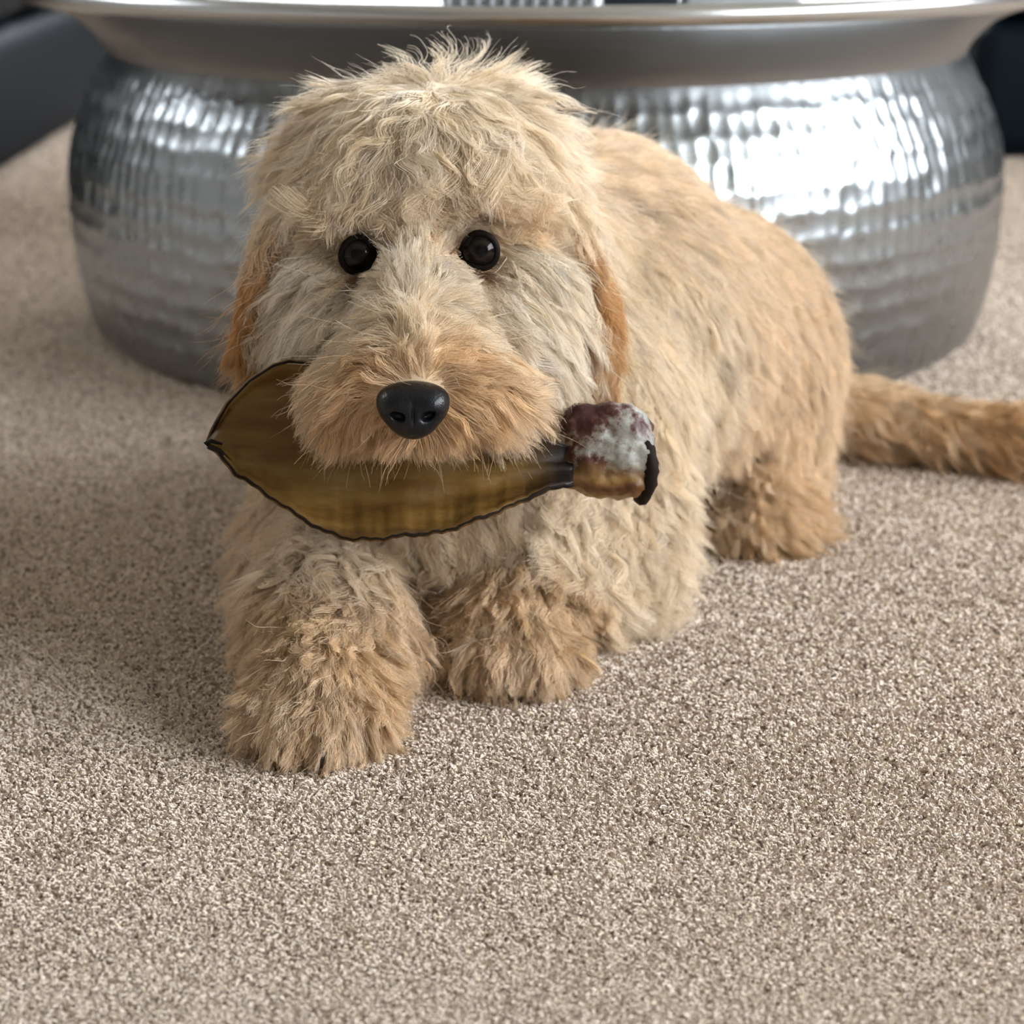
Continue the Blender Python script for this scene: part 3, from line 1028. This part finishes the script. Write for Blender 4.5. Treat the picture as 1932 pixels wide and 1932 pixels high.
DENS = 1.1e6                                   # strands per square metre
ar = tri_sample(bv, bf, 10)[1]
roots, _ = tri_sample(bv, bf, int(ar * DENS))
reg = region(roots)
hl = Hinv(roots)
keep = np.ones(len(roots), bool)
for e in EYES:
    q_ = hl - e
    keep &= ~((np.abs(q_[:, 1]) < 0.03) & ((q_[:, 0] / 0.0105) ** 2 + (q_[:, 2] / 0.0105) ** 2 < 1))
keep &= sdf(NOSE, roots) > 0.0008
keep &= roots[:, 2] > 0.004
roots, reg = roots[keep], reg[keep]
LOCK = {'head_fur': (1.1e-4, 0.0016, 1.12), 'muzzle_fur': (6e-5, 0.0011, 1.02), 'coat': (1.6e-4, 0.0022, 1.05), 'foreleg_fur': (7e-5, 0.0014, 1.1),
        'hind_leg_fur': (1.1e-4, 0.0018, 1.1), 'tail_fur': (9e-5, 0.0016, 1.1)}
for nm, tags, ctrl, kw in (
        ('head_fur', ('head',), HEADC, dict(spacing=0.0085, gravity=0.3, amp=1.5, clump=(0.4, 0.9))),
        ('muzzle_fur', ('muzzle',), HEADC, dict(spacing=0.0058, gravity=0.3, frizz=0.0008, amp=1.3, clump=(0.35, 0.85))),
        ('coat', ('torso',), BODYC, dict(spacing=0.0085, gravity=0.3, amp=1.3, clump=(0.25, 0.65))),
        ('foreleg_fur', ('foreleg_a',), BODYC, dict(spacing=0.0065, gravity=0.3, clump=(0.4, 0.9))),
        ('foreleg_fur', ('foreleg_b',), BODYC, dict(spacing=0.0065, gravity=0.3, clump=(0.4, 0.9))),
        ('hind_leg_fur', ('hindleg',), BODYC, dict(spacing=0.0090, gravity=0.3, clump=(0.15, 0.6))),
        ('tail_fur', ('tail',), BODYC, dict(spacing=0.0080, gravity=0.3))):
    rt = roots[np.isin(reg, tags)]
    g_, lr = locks(rt, LOCK[nm][0], 34, LOCK[nm][1], BODY)
    kw2 = dict(kw, clump=(0.75, 0.97), guides=g_, glow=1.06, frizz=0.0006, amp=kw.get('amp', 1) * 1.6, stray=0.02, rad0=0.00018)
    emit(nm, dog, [grow(nm, rt, ctrl=ctrl, prims=BODY, **kw), grow(nm, lr, ctrl=ctrl, prims=BODY, scale=LOCK[nm][2], raise_=0.12, **kw2)])
for key, sx in (('a', -1), ('b', 1)):
    pr, eo, v, f = EARS[key]
    a_ = tri_sample(v, f, 10)[1]
    rt, _ = tri_sample(v, f, int(a_ * DENS))
    c_ = np.array([(0.09 * sx, 0.05, 0.03), (0.09 * sx, 0.05, -0.02), (0.09 * sx, 0.06, -0.06)])
    dd = np.array([(0.1 * sx, -.1, -1), (0.15 * sx, -.2, -1), (-0.05 * sx, -.1, -1)], float)
    aa = np.array([(.1, .026, .003, *CREAM), (.2, .036, .003, *DEEP), (.25, .034, .003, *APR)])
    ec = (H(c_), dd @ HM.T, aa)
    g_, lr = locks(rt, 7e-5, 34, 0.0013, pr)
    emit('ear_fur', eo, [grow('ear_fur', rt, 0.007, ec, pr, gravity=0.4, clump=(0.5, 0.9), amp=1.6),
                         grow('ear_fur', lr, 0.007, ec, pr, gravity=0.4, clump=(0.75, 0.97), guides=g_, rad0=0.00018, amp=2.2, scale=1.1, raise_=0.15)])

# ------------------------------------------------------------------ the dried chew in the dog's mouth
CH0 = H((-0.01, -0.03, -0.10))
chew = empty('dried_ear_chew', CH0, 'brown dried animal ear chew with dark edges held in the mouth of the dog', 'dog chew')


def FP(a, b, y):
    """A point of the chew: right and down across its face, at depth y in the head frame."""
    s = (HD + y) * FU
    return H(((a - 791) * s, y, (478 - b) * s)) - CH0


M_chew = material('dried_amber_skin', (0.2, 0.11, 0.03), 0.45)
bsdf(M_chew).inputs['Specular IOR Level'].default_value = 0.28
n1 = noise_tex(M_chew, 26, 5.0, 'Object', (0.55, 2.2, 2.2), 0.6)
n2 = noise_tex(M_chew, 420, 3.0, 'Object')
cA = ramp(M_chew, n1, [(0.28, (0.050, 0.022, 0.005)), (0.48, (0.135, 0.070, 0.015)), (0.62, (0.19, 0.112, 0.030)), (0.8, (0.26, 0.175, 0.075))])
tch = node(M_chew, 'ShaderNodeTexCoord')
sch = node(M_chew, 'ShaderNodeSeparateXYZ')
link(M_chew, tch.outputs['Object'], sch.inputs[0])
mch = node(M_chew, 'ShaderNodeMapRange')
mch.inputs['From Min'].default_value = FP(955, 900, 0)[0]
mch.inputs['From Max'].default_value = FP(1050, 900, 0)[0]
link(M_chew, sch.outputs['X'], mch.inputs['Value'])
xch = node(M_chew, 'ShaderNodeMix', data_type='RGBA')
link(M_chew, mch.outputs[0], xch.inputs['Factor'])
link(M_chew, cA, xch.inputs[6])
xch.inputs[7].default_value = (0.012, 0.008, 0.006, 1)
link(M_chew, xch.outputs[2], bsdf(M_chew).inputs['Base Color'])
bump(M_chew, n2, 0.25, 0.0008)
bsdf(M_chew).inputs['Subsurface Weight'].default_value = 0.15
bsdf(M_chew).inputs['Subsurface Radius'].default_value = (0.004, 0.002, 0.0005)
M_chewedge = material('charred_skin_edge', (0.014, 0.009, 0.006), 0.75)
bsdf(M_chewedge).inputs['Specular IOR Level'].default_value = 0.15
up_ = np.array([(389, 838), (398, 815), (408, 796), (430, 760), (470, 720), (515, 692), (545, 684), (600, 692), (700, 735), (850, 770), (950, 800), (1040, 842), (1078, 852)], float)
lo_ = np.array([(389, 840), (400, 850), (412, 858), (425, 874), (440, 893), (480, 921), (540, 965), (600, 1004), (655, 1022), (700, 1022), (760, 1015), (830, 1010), (900, 985), (960, 962), (1000, 943), (1050, 925), (1078, 921)], float)
NX, NT = 90, 26
xs = 389 + (1078 - 389) * np.linspace(0, 1, NX) ** 1.25


def chew_depth(x, t):
    base_ = -0.026 - 0.014 * t + 0.026 * ((x - 760) / 350) ** 2
    cup = 0.013 * (1 - (2 * t - 1) ** 2) * np.clip((x - 389) / 160, 0, 1) * np.clip((1100 - x) / 160, 0, 1)
    curl = -0.008 * np.clip((t - 0.82) / 0.18, 0, 1) ** 2 - 0.006 * np.clip((0.15 - t) / 0.15, 0, 1) ** 2 * (x < 640)
    ridge = -0.0017 * np.exp(-((t - 0.66 + 0.1 * (x - 800) / 300) / 0.055) ** 2) * np.clip((x - 620) / 200, 0, 1) - 0.002 * np.exp(-((t - 0.88) / 0.04) ** 2)
    return base_ + cup + curl + ridge + 0.0012 * np.sin(x * 0.035 + 5 * t) * (1 - t * 0.4)


V, F, edge_lo, edge_up = [], [], [], []
for i, x in enumerate(xs):
    a_, b_ = np.interp(x, up_[:, 0], up_[:, 1]), np.interp(x, lo_[:, 0], lo_[:, 1])
    b_ += 2.0 * math.sin(x * 0.09) + 1.5 * math.sin(x * 0.23)
    for j in range(NT):
        t = j / (NT - 1)
        V.append(FP(x, a_ + (b_ - a_) * t, float(chew_depth(x, t))))
    edge_up.append(V[-NT])
    edge_lo.append(V[-1])
for i in range(NX - 1):
    for j in range(NT - 1):
        F.append((i * NT + j, i * NT + j + 1, (i + 1) * NT + j + 1, (i + 1) * NT + j))
flap = mesh('ear_flap', V, F, M_chew, chew)
so = flap.modifiers.new('thickness', 'SOLIDIFY')
so.thickness = 0.0032
so.offset = 0
ring = edge_up[::-1][52:] + edge_lo[1:]
rr_ = [0.0006 + 0.0006 * abs(noise.noise(Vector(p) * 90)) for p in ring]
tube('dark_edge', ring, rr_, M_chewedge, chew, 7)
tip = [FP(430, 872, -0.02), FP(410, 850, -0.022), FP(392, 843, -0.019), FP(386, 836, -0.017), FP(395, 832, -0.020), FP(415, 838, -0.016)]
tube('curled_tip', tip, [0.0011, 0.0014, 0.0015, 0.0016, 0.0013, 0.0007], M_chewedge, chew, 7)

# the cut stump
M_stump = material('dried_cartilage', (0.3, 0.25, 0.2), 0.5)
n3 = noise_tex(M_stump, 48, 5.0, 'Object', None, 0.68)
cB = ramp(M_stump, n3, [(0.40, (0.035, 0.005, 0.005)), (0.46, (0.09, 0.030, 0.022)), (0.50, (0.20, 0.17, 0.145)), (0.58, (0.31, 0.315, 0.28)), (0.72, (0.20, 0.135, 0.07))])
cC = ramp(M_stump, noise_tex(M_stump, 45, 4.0, 'Object', (0.6, 2, 2)), [(0.3, (0.10, 0.032, 0.008)), (0.48, (0.26, 0.14, 0.035)), (0.7, (0.36, 0.25, 0.11))])
tcs = node(M_stump, 'ShaderNodeTexCoord')
sps = node(M_stump, 'ShaderNodeSeparateXYZ')
link(M_stump, tcs.outputs['Object'], sps.inputs[0])
adn = node(M_stump, 'ShaderNodeMath', operation='MULTIPLY_ADD')
link(M_stump, n3, adn.inputs[0])
adn.inputs[1].default_value = 0.02
link(M_stump, sps.outputs['Z'], adn.inputs[2])
mrz = node(M_stump, 'ShaderNodeMapRange')
mrz.inputs['From Min'].default_value = 0.005 + FP(1150, 890, 0)[2]
mrz.inputs['From Max'].default_value = 0.013 + FP(1150, 868, 0)[2]
link(M_stump, adn.outputs[0], mrz.inputs['Value'])
mxs = node(M_stump, 'ShaderNodeMix', data_type='RGBA')
link(M_stump, mrz.outputs[0], mxs.inputs['Factor'])
link(M_stump, cC, mxs.inputs[6])
link(M_stump, cB, mxs.inputs[7])
link(M_stump, mxs.outputs[2], bsdf(M_stump).inputs['Base Color'])
bump(M_stump, n3, 0.5, 0.002)
sy_ = 0.004


def FH(a, b, y):
    return FP(a, b, y) + CH0


def SP(a, b, y, r, k=0.006):
    return Prim('ell', FH(a, b, y), r, None, k, 'stump', 1, HM)


STUMP = [Prim('cone', FH(1062, 885, sy_), FH(1115, 872, sy_), (0.010, 0.018), 0.008, 'stump'), Prim('cone', FH(1115, 870, sy_), FH(1200, 872, sy_), (0.0195, 0.0200), 0.008, 'stump'),
         SP(1092, 805, sy_ - 0.006, (0.010, 0.010, 0.010)), SP(1155, 806, sy_ - 0.006, (0.017, 0.013, 0.011)), SP(1185, 830, sy_ - 0.008, (0.009, 0.011, 0.011)), SP(1128, 838, sy_ - 0.013, (0.006, 0.006, 0.008)),
         SP(1170, 862, sy_ - 0.012, (0.011, 0.009, 0.009)), SP(1138, 922, sy_ - 0.002, (0.011, 0.016, 0.0075)), SP(1185, 920, sy_ - 0.003, (0.012, 0.016, 0.007)), SP(1105, 868, sy_ - 0.010, (0.008, 0.008, 0.010)),
         Prim('ell', FH(1222, 875, sy_) + 0.075 * HM[:, 0], (0.075, 0.075, 0.075), None, 0.003, 'stump', -1, HM)]
v, f = surface(STUMP, 0.0013)
nrm = grad(STUMP, v)
dn = np.array([noise.fractal(Vector(p) * 130, 1.0, 2.0, 4) for p in v])
v = v + nrm * (dn * 0.0016)[:, None]
np_mesh('stump', v - CH0, f, M_stump, chew)
rim_c = FH(1214, 880, sy_)
pts, rads = [], []
for k in range(36):
    a_ = 2 * math.pi * k / 36
    p = rim_c + HM @ np.array((0.0018 * math.cos(2 * a_) - 0.0035 * max(math.sin(a_), 0), 0.0165 * math.cos(a_), 0.0200 * math.sin(a_)))
    pts.append(p - CH0)
    rads.append(0.0042 + 0.0016 * noise.noise(Vector(p) * 160))
tube('stump_rim', pts, rads, M_chewedge, chew, 8, closed=True)
bm = bmesh.new()
vs = [bm.verts.new(Vector(p)) for p in pts]
bm.faces.new(vs)
bm_obj('stump_end', bm, M_chewedge, chew, smooth=False)

# ------------------------------------------------------------------ carpet pile
M_pile = material('carpet_tuft', (0.4, 0.33, 0.27), 0.95)
atp = node(M_pile, 'ShaderNodeAttribute', attribute_name='tint')
link(M_pile, atp.outputs['Color'], bsdf(M_pile).inputs['Base Color'])
bsdf(M_pile).inputs['Specular IOR Level'].default_value = 0.1
NP_ = 640000
yy = 0.70 + (rng.random(NP_) ** 1.8) * 2.9 + rng.normal(0, 0.035, NP_)
xx = rng.uniform(-1, 1, NP_) * (yy * 0.27 + 0.08) + rng.normal(0, 0.09, NP_)
lean = np.c_[rng.normal(0, 0.0012, NP_), rng.normal(-0.0006, 0.0012, NP_)]
hh = rng.uniform(0.0014, 0.0026, NP_)
P = np.zeros((NP_, 3, 3))
P[:, 0] = np.c_[xx, yy, np.full(NP_, -0.001)]
P[:, 1] = np.c_[xx + lean[:, 0] * 0.4, yy + lean[:, 1] * 0.4, hh * 0.6]
P[:, 2] = np.c_[xx + lean[:, 0], yy + lean[:, 1], hh]
pal = np.array([(0.80, 0.70, 0.61), (0.72, 0.62, 0.53), (0.60, 0.50, 0.42), (0.27, 0.205, 0.16), (0.76, 0.68, 0.52)])
tint = pal[rng.choice(5, NP_, p=(0.36, 0.29, 0.16, 0.11, 0.08))] * rng.normal(0.96, 0.065, NP_)[:, None]
cu = bpy.data.hair_curves.new('carpet_pile')
cu.add_curves([3] * NP_)
cu.attributes['position'].data.foreach_set('vector', P.astype(np.float32).ravel())
ra = cu.attributes.get('radius') or cu.attributes.new('radius', 'FLOAT', 'POINT')
ra.data.foreach_set('value', (np.array([0.00075, 0.00075, 0.00035])[None] * (rng.uniform(0.7, 1.2, NP_) * np.clip(yy, 0.72, 2.2))[:, None]).astype(np.float32).ravel())
ta = cu.attributes.new('tint', 'FLOAT_COLOR', 'CURVE')
ta.data.foreach_set('color', np.c_[np.clip(tint, 0, 1), np.ones(NP_)].astype(np.float32).ravel())
cu.materials.append(M_pile)
o = bpy.data.objects.new('carpet_pile', cu)
COL.objects.link(o)
o.parent = floor
o['kind'] = 'stuff'
